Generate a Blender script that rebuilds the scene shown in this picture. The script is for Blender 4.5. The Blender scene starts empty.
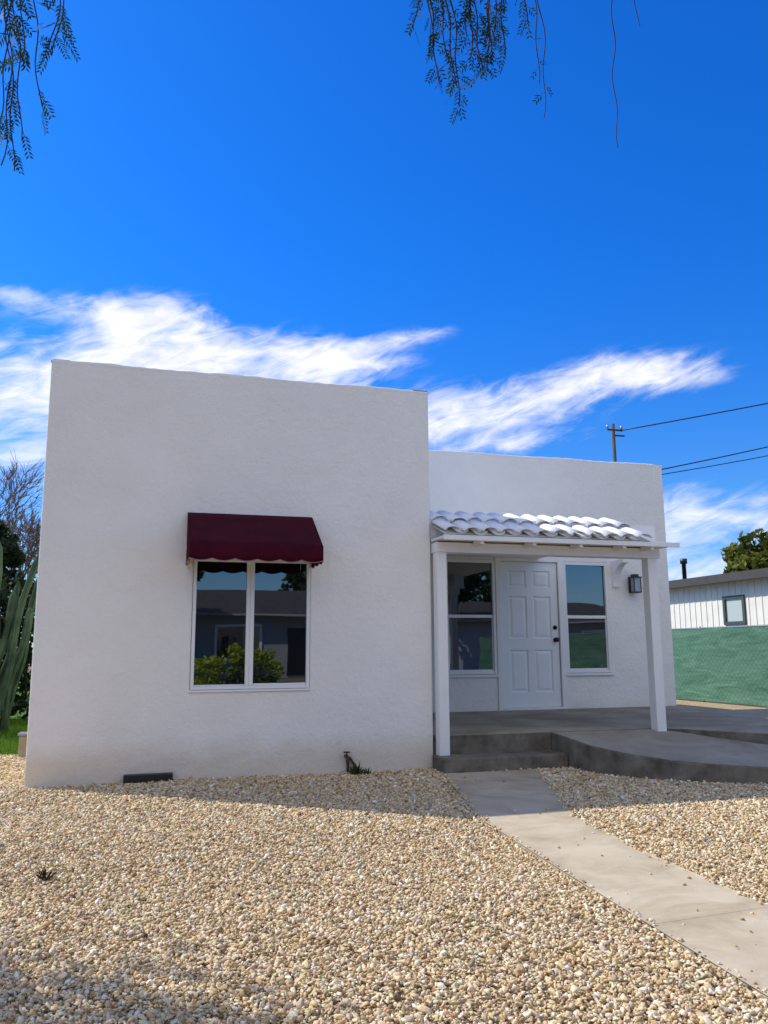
import bpy, bmesh, math, random
import numpy as np
from mathutils import Vector, Matrix
random.seed(7); np.random.seed(7)
scene=bpy.context.scene
COL=scene.collection
scene.view_settings.view_transform='Standard'
scene.view_settings.look='None'
scene.view_settings.exposure=0

# ---------------------------------------------------------------- materials
def newmat(name):
    m=bpy.data.materials.new(name); m.use_nodes=True
    nt=m.node_tree; b=nt.nodes["Principled BSDF"]
    return m,nt,b
def noise(nt,scale,detail=4,rough=.55,vec=None,dist=0.):
    n=nt.nodes.new("ShaderNodeTexNoise"); n.inputs["Scale"].default_value=scale
    n.inputs["Detail"].default_value=detail; n.inputs["Roughness"].default_value=rough
    n.inputs["Distortion"].default_value=dist
    if vec is not None: nt.links.new(vec,n.inputs["Vector"])
    return n
def ramp(nt,fac,stops):
    r=nt.nodes.new("ShaderNodeValToRGB"); e=r.color_ramp.elements
    while len(e)<len(stops): e.new(.5)
    for i,(p,c) in enumerate(stops):
        e[i].position=p; e[i].color=(c[0],c[1],c[2],1)
    nt.links.new(fac,r.inputs[0]); return r
def mult(nt,a,b_):
    mx=nt.nodes.new("ShaderNodeMix"); mx.data_type='RGBA'; mx.blend_type='MULTIPLY'; mx.inputs[0].default_value=1
    nt.links.new(a,mx.inputs[6]); nt.links.new(b_,mx.inputs[7]); return mx.outputs[2]
def mat(name,c1,c2=None,rough=.6,nscale=3.,bumps=(),spec=.4,metal=0.,lo=.3,hi=.7,detail=5,stain=None):
    m,nt,b=newmat(name)
    tc=nt.nodes.new("ShaderNodeTexCoord").outputs["Object"]
    b.inputs["Roughness"].default_value=rough; b.inputs["Metallic"].default_value=metal
    b.inputs["Specular IOR Level"].default_value=spec
    if c2 is None: b.inputs["Base Color"].default_value=(*c1,1)
    else:
        n=noise(nt,nscale,detail,.6,tc)
        col=ramp(nt,n.outputs["Fac"],[(lo,c1),(hi,c2)]).outputs[0]
        if stain:
            n2=noise(nt,stain[0],8,.7,tc,.6); col=mult(nt,col,ramp(nt,n2.outputs["Fac"],[(stain[2],stain[1]),(stain[3],(1,1,1))]).outputs[0])
        nt.links.new(col,b.inputs["Base Color"])
    prev=None
    for (s,st,d) in bumps:
        n=noise(nt,s,4,.6,tc); bp=nt.nodes.new("ShaderNodeBump")
        bp.inputs["Strength"].default_value=st; bp.inputs["Distance"].default_value=d
        nt.links.new(n.outputs["Fac"],bp.inputs["Height"])
        if prev: nt.links.new(prev,bp.inputs["Normal"])
        prev=bp.outputs[0]
    if prev: nt.links.new(prev,b.inputs["Normal"])
    return m
def stucco():
    m,nt,b=newmat("white_stucco")
    geo=nt.nodes.new("ShaderNodeTexCoord").outputs["Object"]
    n=noise(nt,1.6,5,.6,geo); c=ramp(nt,n.outputs["Fac"],[(.3,(.83,.80,.755)),(.7,(.885,.86,.82))]).outputs[0]
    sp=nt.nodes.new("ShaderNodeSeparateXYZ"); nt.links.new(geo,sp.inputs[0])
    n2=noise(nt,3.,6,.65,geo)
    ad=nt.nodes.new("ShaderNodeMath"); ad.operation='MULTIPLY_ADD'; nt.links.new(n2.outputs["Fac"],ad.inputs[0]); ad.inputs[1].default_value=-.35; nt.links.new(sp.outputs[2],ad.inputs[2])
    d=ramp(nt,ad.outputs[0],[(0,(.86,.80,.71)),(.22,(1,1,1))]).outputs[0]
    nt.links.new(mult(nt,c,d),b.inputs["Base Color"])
    prev=None
    for (s,st,dd) in ((3.5,.4,.05),(22,.45,.018),(75,.6,.008)):
        nn=noise(nt,s,4,.6,geo); bp=nt.nodes.new("ShaderNodeBump"); bp.inputs["Strength"].default_value=st; bp.inputs["Distance"].default_value=dd
        nt.links.new(nn.outputs["Fac"],bp.inputs["Height"])
        if prev: nt.links.new(prev,bp.inputs["Normal"])
        prev=bp.outputs[0]
    nt.links.new(prev,b.inputs["Normal"]); b.inputs["Roughness"].default_value=.88; b.inputs["Specular IOR Level"].default_value=.15
    return m
M_stucco=stucco()
M_trim=mat("white_trim_paint",(.82,.81,.79),(.87,.86,.85),.45,6,[(40,.1,.002)],.4)
M_vinyl=mat("white_vinyl",(.82,.82,.81),None,.35,1,(),.5)
M_door=mat("white_door_paint",(.80,.81,.82),(.84,.85,.86),.38,4,[(60,.06,.002)],.45)
M_tile=mat("painted_clay_tile",(.60,.60,.61),(.87,.87,.87),.65,9,[(30,.4,.006),(9,.35,.012)],.25,lo=.20,hi=.40)
M_awn=mat("maroon_canvas",(.040,.0013,.008),(.064,.0023,.012),.8,5,[(300,.25,.002),(4,.3,.03)],.12)
M_pipe=mat("awning_piping",(.30,.17,.19),None,.6)
M_black=mat("black_metal",(.012,.012,.013),(.02,.02,.02),.42,20,(),.5)
M_conc=mat("grey_concrete",(.28,.25,.19),(.42,.38,.30),.9,2.2,[(60,.35,.004),(8,.3,.012)],.12,lo=.25,hi=.75,detail=10,stain=(1.3,(.70,.68,.64),.36,.56))
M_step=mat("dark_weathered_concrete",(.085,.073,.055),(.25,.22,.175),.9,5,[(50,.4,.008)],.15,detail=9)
M_path=mat("path_concrete",(.42,.35,.24),(.57,.485,.355),.92,2.5,[(70,.35,.003),(6,.3,.012)],.08,lo=.25,hi=.75,detail=12,stain=(1.7,(.77,.74,.69),.38,.55))
M_dark=mat("dark_bronze_knob",(.03,.028,.025),None,.3,1,(),.5,.8)
M_bark=mat("bark",(.09,.065,.045),(.17,.13,.10),.9,14,[(30,.6,.02)],.2)
M_twig=mat("twig_bark",(.05,.028,.018),(.09,.055,.035),.95,14,(),.05)
M_greybark=mat("bare_brown_bark",(.17,.105,.065),(.27,.18,.12),.95,14,(),.05)
M_wood=mat("weathered_pole_wood",(.07,.05,.04),(.12,.09,.07),.85,6,[(20,.4,.01)],.2)
M_cable=mat("cable_rubber",(.015,.015,.017),None,.5)
M_roof=mat("dark_roofing",(.045,.045,.05),(.09,.09,.095),.9,5,[(60,.4,.01)],.2)
M_metal=mat("galvanised_metal",(.35,.36,.37),None,.4,1,(),.5,.7)
M_dirt=mat("dirt",(.16,.125,.08),(.26,.21,.14),.95,3,[(20,.5,.02)],.1)
M_asph=mat("asphalt",(.045,.045,.047),(.065,.064,.062),.9,8,[(90,.4,.004)],.2)
M_paintline=mat("road_paint",(.75,.73,.66),None,.7)
M_rust=mat("rusty_brass",(.05,.03,.02),(.12,.07,.04),.6,20,(),.4,.4)
M_fasc=mat("faded_fascia_paint",(.38,.38,.37),None,.7)

def glassmat():
    m,nt,b=newmat("dark_window_glass")
    tc=nt.nodes.new("ShaderNodeTexCoord").outputs["Object"]
    b.inputs["Base Color"].default_value=(.006,.007,.009,1)
    b.inputs["Roughness"].default_value=.012
    b.inputs["IOR"].default_value=2.35
    n=noise(nt,1.3,1,.4,tc); bp=nt.nodes.new("ShaderNodeBump")
    bp.inputs["Strength"].default_value=.07; bp.inputs["Distance"].default_value=.02
    nt.links.new(n.outputs["Fac"],bp.inputs["Height"]); nt.links.new(bp.outputs[0],b.inputs["Normal"])
    return m
M_glass=glassmat()
def leafmat(name,ca,cb,trans=.25,spec=.2):
    m,nt,b=newmat(name)
    at=nt.nodes.new("ShaderNodeAttribute"); at.attribute_name="tone"
    r=ramp(nt,at.outputs["Fac"],[(0,ca),(1,cb)])
    nt.links.new(r.outputs[0],b.inputs["Base Color"])
    b.inputs["Roughness"].default_value=.6; b.inputs["Specular IOR Level"].default_value=spec
    tr=nt.nodes.new("ShaderNodeBsdfTranslucent"); nt.links.new(r.outputs[0],tr.inputs[0])
    mx=nt.nodes.new("ShaderNodeMixShader"); mx.inputs[0].default_value=trans
    out=nt.nodes["Material Output"]
    nt.links.new(b.outputs[0],mx.inputs[1]); nt.links.new(tr.outputs[0],mx.inputs[2]); nt.links.new(mx.outputs[0],out.inputs[0])
    return m
M_leaf=leafmat("tree_leaves",(.018,.04,.01),(.09,.14,.03))
M_leafsun=leafmat("sunlit_yellow_green_leaves",(.035,.055,.010),(.22,.23,.035),.4)  # brighter leaf colour, sunlight on the crowns is put into the tone
M_leafdark=leafmat("dark_leaves",(.012,.022,.01),(.045,.07,.02))
M_lemon=leafmat("bright_shrub_leaves",(.16,.22,.01),(.50,.58,.03),.3)
M_pepper=leafmat("pepper_tree_leaves",(.010,.026,.012),(.05,.09,.04),.25,.03)
M_grass=leafmat("grass_blades",(.06,.13,.012),(.18,.32,.03))
M_cactus=mat("cactus_skin",(.025,.055,.028),(.11,.165,.085),.65,3.5,[(40,.2,.01)],.2)
M_weed=leafmat("dry_weed",(.04,.03,.015),(.10,.07,.03),.1)
M_weedg=leafmat("green_weed",(.03,.05,.015),(.08,.11,.03),.2)

def gravelmat():
    m,nt,b=newmat("tan_gravel_stone")
    at=nt.nodes.new("ShaderNodeAttribute"); at.attribute_name="stone"
    tc=nt.nodes.new("ShaderNodeTexCoord").outputs["Object"]
    n=noise(nt,120,2,.6,tc)
    r=ramp(nt,n.outputs["Fac"],[(.25,(.74,.73,.70)),(.75,(1.14,1.14,1.14))])
    nt.links.new(mult(nt,at.outputs["Color"],r.outputs[0]),b.inputs["Base Color"])
    b.inputs["Roughness"].default_value=.88; b.inputs["Specular IOR Level"].default_value=.12
    return m
M_stone=gravelmat()
def gravelbed():
    m,nt,b=newmat("gravel_bed_surface")
    tc=nt.nodes.new("ShaderNodeTexCoord").outputs["Object"]
    v=nt.nodes.new("ShaderNodeTexVoronoi"); v.inputs["Scale"].default_value=75; nt.links.new(tc,v.inputs["Vector"])
    sep=nt.nodes.new("ShaderNodeSeparateColor"); nt.links.new(v.outputs["Color"],sep.inputs[0])
    r=ramp(nt,sep.outputs[0],[(0,(.32,.22,.12)),(.35,(.53,.39,.22)),(.7,(.67,.52,.33)),(1,(.76,.66,.47))])
    r2=ramp(nt,v.outputs["Distance"],[(.3,(1,1,1)),(.8,(.38,.34,.3))])
    nt.links.new(mult(nt,r.outputs[0],r2.outputs[0]),b.inputs["Base Color"])
    bp=nt.nodes.new("ShaderNodeBump"); bp.invert=True; bp.inputs["Strength"].default_value=.8; bp.inputs["Distance"].default_value=.01
    nt.links.new(v.outputs["Distance"],bp.inputs["Height"]); nt.links.new(bp.outputs[0],b.inputs["Normal"])
    b.inputs["Roughness"].default_value=.9; b.inputs["Specular IOR Level"].default_value=.1
    return m
M_bed=gravelbed()
def fencemat():
    m,nt,b=newmat("green_privacy_mesh")
    tc=nt.nodes.new("ShaderNodeTexCoord").outputs["Object"]
    mp=nt.nodes.new("ShaderNodeMapping"); mp.inputs["Scale"].default_value=(1,.5,2.2); nt.links.new(tc,mp.inputs[0])
    n=noise(nt,2.2,7,.7,mp.outputs[0],.8)
    r=ramp(nt,n.outputs["Fac"],[(.3,(.055,.135,.085)),(.5,(.09,.20,.135)),(.72,(.14,.28,.20))])
    sp=nt.nodes.new("ShaderNodeSeparateXYZ"); nt.links.new(tc,sp.inputs[0])
    hs=[]
    for sg in (1,-1):
        a=nt.nodes.new("ShaderNodeMath"); a.operation='MULTIPLY_ADD'; nt.links.new(sp.outputs[2],a.inputs[0]); a.inputs[1].default_value=sg*.9; nt.links.new(sp.outputs[1],a.inputs[2])
        s=nt.nodes.new("ShaderNodeMath"); s.operation='PINGPONG'; nt.links.new(a.outputs[0],s.inputs[0]); s.inputs[1].default_value=.06; hs.append(s)
    mn=nt.nodes.new("ShaderNodeMath"); mn.operation='MINIMUM'; nt.links.new(hs[0].outputs[0],mn.inputs[0]); nt.links.new(hs[1].outputs[0],mn.inputs[1])
    r2=ramp(nt,mn.outputs[0],[(.0,(.75,.75,.75)),(.018,(1,1,1))])
    nt.links.new(mult(nt,r.outputs[0],r2.outputs[0]),b.inputs["Base Color"])
    bp=nt.nodes.new("ShaderNodeBump"); bp.inputs["Strength"].default_value=.5; bp.inputs["Distance"].default_value=.05
    nt.links.new(n.outputs["Fac"],bp.inputs["Height"]); nt.links.new(bp.outputs[0],b.inputs["Normal"])
    b.inputs["Roughness"].default_value=.8; b.inputs["Specular IOR Level"].default_value=.15
    return m
M_fence=fencemat()

# ---------------------------------------------------------------- helpers
def link(o): COL.objects.link(o); return o
def mesh(name,verts,faces,m,smooth=False,parent=None,label=None):
    me=bpy.data.meshes.new(name); me.from_pydata([tuple(v) for v in verts],[],faces); me.update()
    o=bpy.data.objects.new(name,me); link(o)
    if m: me.materials.append(m)
    if smooth:
        for p in me.polygons: p.use_smooth=True
    if parent: attach(o,parent)
    if label: o["label"]=label
    return o
def attach(o,p):
    o.parent=p; bpy.context.view_layer.update()
    o.matrix_parent_inverse=p.matrix_world.inverted()
def thing(name,loc,label,cat,group=None):
    e=bpy.data.objects.new(name,None); link(e); e.location=loc; e.empty_display_size=.2
    e["label"]=label; e["category"]=cat
    if group: e["group"]=group
    bpy.context.view_layer.update()
    return e
def bev(o,w,seg=2,ang=35):
    b=o.modifiers.new("bevel",'BEVEL'); b.width=w; b.segments=seg; b.limit_method='ANGLE'; b.angle_limit=math.radians(ang); return o
class G:
    """geometry accumulator"""
    def __init__(s): s.v=[]; s.f=[]
    def box(s,x0,x1,y0,y1,z0,z1):
        n=len(s.v); s.v+=[(x0,y0,z0),(x1,y0,z0),(x1,y1,z0),(x0,y1,z0),(x0,y0,z1),(x1,y0,z1),(x1,y1,z1),(x0,y1,z1)]
        for q in ((3,2,1,0),(4,5,6,7),(0,1,5,4),(1,2,6,5),(2,3,7,6),(3,0,4,7)): s.f.append(tuple(n+i for i in q))
        return s
    def poly(s,pts):
        n=len(s.v); s.v+=[tuple(p) for p in pts]; s.f.append(tuple(range(n,n+len(pts)))); return s
    def tube(s,pts,rad,seg=8,cap=True):
        pts=[Vector(p) for p in pts]
        if not hasattr(rad,'__len__'): rad=[rad]*len(pts)
        n0=len(s.v); up=None
        for i,p in enumerate(pts):
            d=(pts[min(i+1,len(pts)-1)]-pts[max(i-1,0)]).normalized()
            a=d.orthogonal() if up is None else (up-d*up.dot(d))
            if a.length<1e-5: a=d.orthogonal()
            a.normalize(); up=a; b=d.cross(a)
            for k in range(seg):
                t=2*math.pi*k/seg; s.v.append(tuple(p+a*math.cos(t)*rad[i]+b*math.sin(t)*rad[i]))
        for i in range(len(pts)-1):
            for k in range(seg):
                k2=(k+1)%seg; s.f.append((n0+i*seg+k,n0+i*seg+k2,n0+(i+1)*seg+k2,n0+(i+1)*seg+k))
        if cap:
            s.f.append(tuple(n0+k for k in reversed(range(seg)))); s.f.append(tuple(n0+(len(pts)-1)*seg+k for k in range(seg)))
        return s
    def mesh(s,name,m,smooth=False,parent=None,label=None): return mesh(name,s.v,s.f,m,smooth,parent,label)

def holed_box(name,x0,x1,y0,y1,z0,z1,holes,depth,m,parent):
    xs=sorted(set([x0,x1]+[h[0] for h in holes]+[h[1] for h in holes]))
    zs=sorted(set([z0,z1]+[h[2] for h in holes]+[h[3] for h in holes]))
    g=G()
    def inh(a,b,c,d):
        for h in holes:
            if a>=h[0]-1e-6 and b<=h[1]+1e-6 and c>=h[2]-1e-6 and d<=h[3]+1e-6: return True
        return False
    for i in range(len(xs)-1):
        a,b=xs[i],xs[i+1]
        for j in range(len(zs)-1):
            c,d=zs[j],zs[j+1]
            yy=y0+depth if inh(a,b,c,d) else y0
            g.poly([(a,yy,c),(b,yy,c),(b,yy,d),(a,yy,d)])
            g.poly([(b,y1,c),(a,y1,c),(a,y1,d),(b,y1,d)])
        g.poly([(a,y0,z1),(b,y0,z1),(b,y1,z1),(a,y1,z1)])
        g.poly([(a,y1,z0),(b,y1,z0),(b,y0,z0),(a,y0,z0)])
    for j in range(len(zs)-1):
        c,d=zs[j],zs[j+1]
        g.poly([(x0,y1,c),(x0,y0,c),(x0,y0,d),(x0,y1,d)])
        g.poly([(x1,y0,c),(x1,y1,c),(x1,y1,d),(x1,y0,d)])
    for h in holes:
        hx=[v for v in xs if h[0]<=v<=h[1]]; hz=[v for v in zs if h[2]<=v<=h[3]]
        Y=y0+depth
        for i in range(len(hz)-1):
            c,d=hz[i],hz[i+1]
            g.poly([(h[0],y0,c),(h[0],Y,c),(h[0],Y,d),(h[0],y0,d)])
            g.poly([(h[1],Y,c),(h[1],y0,c),(h[1],y0,d),(h[1],Y,d)])
        for i in range(len(hx)-1):
            a,b=hx[i],hx[i+1]
            g.poly([(a,y0,h[2]),(b,y0,h[2]),(b,Y,h[2]),(a,Y,h[2])])
            g.poly([(b,y0,h[3]),(a,y0,h[3]),(a,Y,h[3]),(b,Y,h[3])])
    o=g.mesh(name,m,False,parent)
    bm=bmesh.new(); bm.from_mesh(o.data); bmesh.ops.remove_doubles(bm,verts=bm.verts,dist=1e-4)
    bmesh.ops.recalc_face_normals(bm,faces=bm.faces); bm.to_mesh(o.data); bm.free()
    bev(o,.014,3,50)
    return o
def frame_box(g,x0,x1,z0,z1,y0,y1,w,wb=None):
    wb=w if wb is None else wb
    g.box(x0,x0+w,y0,y1,z0,z1); g.box(x1-w,x1,y0,y1,z0,z1)
    g.box(x0+w,x1-w,y0+.001,y1,z1-w,z1); g.box(x0+w,x1-w,y0+.001,y1,z0,z0+wb)

# ---------------------------------------------------------------- HOUSE
house=thing("house",(0,0,0),"white stucco flat-roofed bungalow with maroon window awning and tiled porch","house")
W,H,REC,ZF,UR,H1=3.62,3.75,2.83,.315,4.76,3.88
wx0,wx1,wz0,wz1=-2.30,-1.215,.79,1.985
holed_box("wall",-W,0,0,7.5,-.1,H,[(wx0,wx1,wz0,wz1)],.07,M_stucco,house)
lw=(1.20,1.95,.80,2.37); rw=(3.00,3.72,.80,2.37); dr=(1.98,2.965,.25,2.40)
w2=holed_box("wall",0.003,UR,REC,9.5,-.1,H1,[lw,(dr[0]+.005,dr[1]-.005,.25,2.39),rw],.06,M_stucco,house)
def cap(x0,x1,y0,y1,z,parent):
    g=G(); prof=[(.004,-.03),(-.003,-.012),(.0,.008),(.02,.018),(.15,.018),(.18,.0),(.18,-.03)]
    def run(p0,p1,nrm):
        n=int((Vector(p1)-Vector(p0)).length/.05); base=len(g.v)
        for i in range(n+1):
            t=i/n; p=Vector(p0).lerp(Vector(p1),t)
            j=.005*math.sin(i*.23)+random.uniform(-.004,.004); j2=random.uniform(-.002,.002)
            for (a,b) in prof: g.v.append((p.x+nrm[0]*(a+j2),p.y+nrm[1]*(a+j2),z+b+(j if b>0 else 0)))
        m=len(prof)
        for i in range(n):
            for k in range(m-1): g.f.append((base+i*m+k,base+(i+1)*m+k,base+(i+1)*m+k+1,base+i*m+k+1))
    run((x0+.002,y0,z),(x1-.002,y0,z),(0,1)); run((x0,y0+.002,z),(x0,y1-.002,z),(1,0)); run((x1,y0+.002,z),(x1,y1-.002,z),(-1,0)); run((x0+.002,y1,z),(x1-.002,y1,z),(0,-1))
    g.mesh("parapet_cap",M_stucco,True,parent)
cap(-W,0,0,7.5,H,house); cap(0.02,UR,REC,9.5,H1,house)

def add(name,parent,m,fn,smooth=False,bw=None,label=None):
    g=G(); fn(g); o=g.mesh(name,m,smooth,parent,label)
    if bw: bev(o,bw)
    return o
win=bpy.data.objects.new("window",None); link(win); win.location=((wx0+wx1)/2,0,wz0); attach(win,house)
win["label"]="two-pane white sliding window with dark glass"
mid=-1.77
add("frame",win,M_vinyl,lambda g:(frame_box(g,wx0+.003,wx1-.003,wz0+.003,wz1-.003,-.006,.06,.030),
    g.box(mid-.042,mid-.008,.004,.055,wz0+.033,wz1-.033),g.box(mid-.008,mid+.030,-.003,.05,wz0+.033,wz1-.033),
    g.box(wx0+.033,mid-.042,.018,.05,wz0+.033,wz0+.046),g.box(mid+.030,wx1-.033,.012,.05,wz0+.033,wz0+.052)),bw=.004)
add("pane",win,M_glass,lambda g:g.box(wx0+.030,mid-.03,.030,.045,wz0+.030,wz1-.030))
add("pane",win,M_glass,lambda g:g.box(mid+.02,wx1-.030,.024,.040,wz0+.030,wz1-.030))
add("sill",win,M_trim,lambda g:g.box(wx0-.012,wx1+.012,-.016,-.002,wz0-.02,wz0+.0),bw=.005)

def hung(x0,x1,z0,z1,y):
    w=bpy.data.objects.new("window",None); link(w); w.location=((x0+x1)/2,y,z0); attach(w,house)
    zm=(z0+z1)/2
    add("frame",w,M_vinyl,lambda g:(frame_box(g,x0+.003,x1-.003,z0+.003,z1-.003,y-.012,y+.05,.042),
        g.box(x0+.045,x1-.045,y+.004,y+.045,zm-.022,zm+.022),
        g.box(x0+.045,x0+.062,y+.008,y+.045,z0+.045,zm-.022),g.box(x1-.062,x1-.045,y+.008,y+.045,z0+.045,zm-.022),
        g.box(x0+.062,x1-.062,y+.008,y+.045,z0+.045,z0+.065)),bw=.004)
    add("pane",w,M_glass,lambda g:g.box(x0+.04,x1-.04,y+.028,y+.042,zm+.01,z1-.04))
    add("pane",w,M_glass,lambda g:g.box(x0+.058,x1-.058,y+.018,y+.032,z0+.058,zm-.01))
    add("sill",w,M_trim,lambda g:g.box(x0-.03,x1+.02,y-.03,y-.002,z0-.035,z0-.003),bw=.006)
hung(*lw,REC); hung(*rw,REC)

door=bpy.data.objects.new("door",None); link(door); door.location=(2.47,REC,ZF); attach(door,house)
door["label"]="white six-panel front door with dark knob and deadbolt"
add("frame",door,M_trim,lambda g:(g.box(dr[0]-.03,2.035,REC-.022,REC+.055,ZF,2.44),g.box(2.915,dr[1]+.035,REC-.022,REC+.055,ZF,2.44),
    g.box(2.035,2.915,REC-.021,REC+.055,2.355,2.44),g.box(2.035,2.915,REC-.03,REC+.055,ZF,ZF+.03)),bw=.005)
def doorleaf(g):
    x0,x1,z0,z1=2.042,2.908,ZF+.034,2.350; y=REC+.012
    L=(x0+.11,x0+.385); Rr=(x1-.385,x1-.11)
    rows=[(z0+.20,z0+.78),(z0+.93,z0+1.52),(z0+1.64,z0+1.88)]
    P=[(a[0],a[1],r[0],r[1]) for a in (L,Rr) for r in rows]
    xs=sorted(set([x0,x1]+[p[0] for p in P]+[p[1] for p in P])); zs=sorted(set([z0,z1]+[p[2] for p in P]+[p[3] for p in P]))
    for i in range(len(xs)-1):
        for j in range(len(zs)-1):
            if not any(abs(p[0]-xs[i])<1e-6 and abs(p[2]-zs[j])<1e-6 for p in P):
                g.poly([(xs[i],y,zs[j]),(xs[i+1],y,zs[j]),(xs[i+1],y,zs[j+1]),(xs[i],y,zs[j+1])])
    def ring(a,b,ya,yb):
        A=[(a[0],ya,a[2]),(a[1],ya,a[2]),(a[1],ya,a[3]),(a[0],ya,a[3])]; B=[(b[0],yb,b[2]),(b[1],yb,b[2]),(b[1],yb,b[3]),(b[0],yb,b[3])]
        for k in range(4): g.poly([A[k],A[(k+1)%4],B[(k+1)%4],B[k]])
    for p in P:
        q=(p[0]+.014,p[1]-.014,p[2]+.014,p[3]-.014); r=(q[0]+.012,q[1]-.012,q[2]+.012,q[3]-.012); s=(r[0]+.03,r[1]-.03,r[2]+.03,r[3]-.03)
        ring(p,q,y,y+.014); ring(q,r,y+.014,y+.014); ring(r,s,y+.014,y+.004)
        g.poly([(s[0],y+.004,s[2]),(s[1],y+.004,s[2]),(s[1],y+.004,s[3]),(s[0],y+.004,s[3])])
add("leaf",door,M_door,doorleaf)
add("handle",door,M_dark,lambda g:g.tube([(2.85,REC+.012,ZF+.95),(2.85,REC-.002,ZF+.95),(2.85,REC-.003,ZF+.95),(2.85,REC-.03,ZF+.95),(2.85,REC-.036,ZF+.95),(2.85,REC-.055,ZF+.95),(2.85,REC-.066,ZF+.95)],[.032,.032,.012,.012,.024,.032,.016],16),True)
add("deadbolt",door,M_dark,lambda g:g.tube([(2.85,REC+.012,ZF+1.12),(2.85,REC-.004,ZF+1.12),(2.85,REC-.006,ZF+1.12),(2.85,REC-.018,ZF+1.12)],[.030,.030,.018,.016],14),True)

awn=bpy.data.objects.new("awning",None); link(awn); awn.location=(-1.79,0,1.9); attach(awn,house)
awn["label"]="maroon canvas window awning with scalloped piped valance"
AX0,AX1,AT,AB,AY,VB=-2.37,-1.205,2.40,2.055,-.52,.150
def scal(t): return .020*(1-abs(math.sin(math.pi*t)))
def awnfab(g):
    n=72; N=6
    def sag(u,v): return -.012*math.sin(math.pi*v)*(1+.4*math.sin(u*9))
    rows=8; base=len(g.v)
    for j in range(rows+1):
        v=j/rows
        for i in range(n+1):
            u=i/n; g.v.append((AX0+(AX1-AX0)*u,-.004+(AY+.004)*v,AT+(AB-AT)*v+sag(u,v)))
    for k in (1,2,3):
        for i in range(n+1):
            u=i/n; h=VB-scal(u*N); g.v.append((AX0+(AX1-AX0)*u,AY-.005*k+.006*math.sin(u*23+k),AB-h*k/3))
    R=rows+3
    for j in range(R):
        for i in range(n): g.f.append((base+j*(n+1)+i,base+(j+1)*(n+1)+i,base+(j+1)*(n+1)+i+1,base+j*(n+1)+i+1))
    for X in (AX0,AX1):
        b=len(g.v); m=24
        for i in range(m+1):
            u=i/m; g.v.append((X,AY*u,AT+(AB-AT)*u-(.002)))
            g.v.append((X+.004*math.sin(u*9),AY*u,AB-VB+scal(u*3)))
        for i in range(m): g.f.append((b+2*i,b+2*i+1,b+2*i+3,b+2*i+2))
o=add("fabric",awn,M_awn,awnfab,True); s=o.modifiers.new("t",'SOLIDIFY'); s.thickness=.004
def piping(g):
    n=108; pts=[(AX0+(AX1-AX0)*i/n,AY-.017+.006*math.sin(i/n*23+3),AB-VB+scal(i/n*6)-.002) for i in range(n+1)]
    g.tube(pts,.0038,6)
    pts=[(AX0-.002,AY*i/40,AB-VB+scal(i/40*3)-.002) for i in range(41)]; g.tube(pts,.0038,6)
    pts=[(AX1+.002,AY*i/40,AB-VB+scal(i/40*3)-.002) for i in range(41)]; g.tube(pts,.0038,6)
add("piping",awn,M_pipe,piping,True)
add("support_bar",awn,M_metal,lambda g:(g.tube([(AX0+.01,0,AB-.03),(AX0+.01,AY+.02,AB-.03),(AX1-.01,AY+.02,AB-.03),(AX1-.01,0,AB-.03)],.008,8)),True)

# porch structure
post=lambda x0,x1,y0,y1,z0,z1:add("post",house,M_trim,lambda g:g.box(x0,x1,y0,y1,z0,z1),bw=.008)
post(.02,.125,-.12,-.005,.10,2.09); post(2.405,2.515,-.12,.0,.28,2.09)
add("beam",house,M_trim,lambda g:(g.box(.012,2.55,-.135,.02,2.085,2.185)),bw=.006)
roofp=bpy.data.objects.new("porch_roof",None); link(roofp); roofp.location=(1.3,1.2,2.2); attach(roofp,house)
roofp["label"]="flat porch roof edged with white-painted barrel tiles"
EX=2.64
add("eave_board",roofp,M_trim,lambda g:(g.box(.01,EX,-.36,-.338,2.178,2.228),g.box(.01,EX-.003,-.338,.05,2.20,2.224)),bw=.004)
add("ceiling",roofp,M_trim,lambda g:(g.box(.01,EX-.02,.052,2.825,2.40,2.46),g.box(.01,EX-.02,.03,.052,2.19,2.46)))
for x in (.42,.98,1.5,2.0,2.33):
    add("rafter_tail",roofp,M_trim,lambda g:g.box(x-.022,x+.022,-.33,-.137,2.15,2.198),bw=.005)
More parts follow.
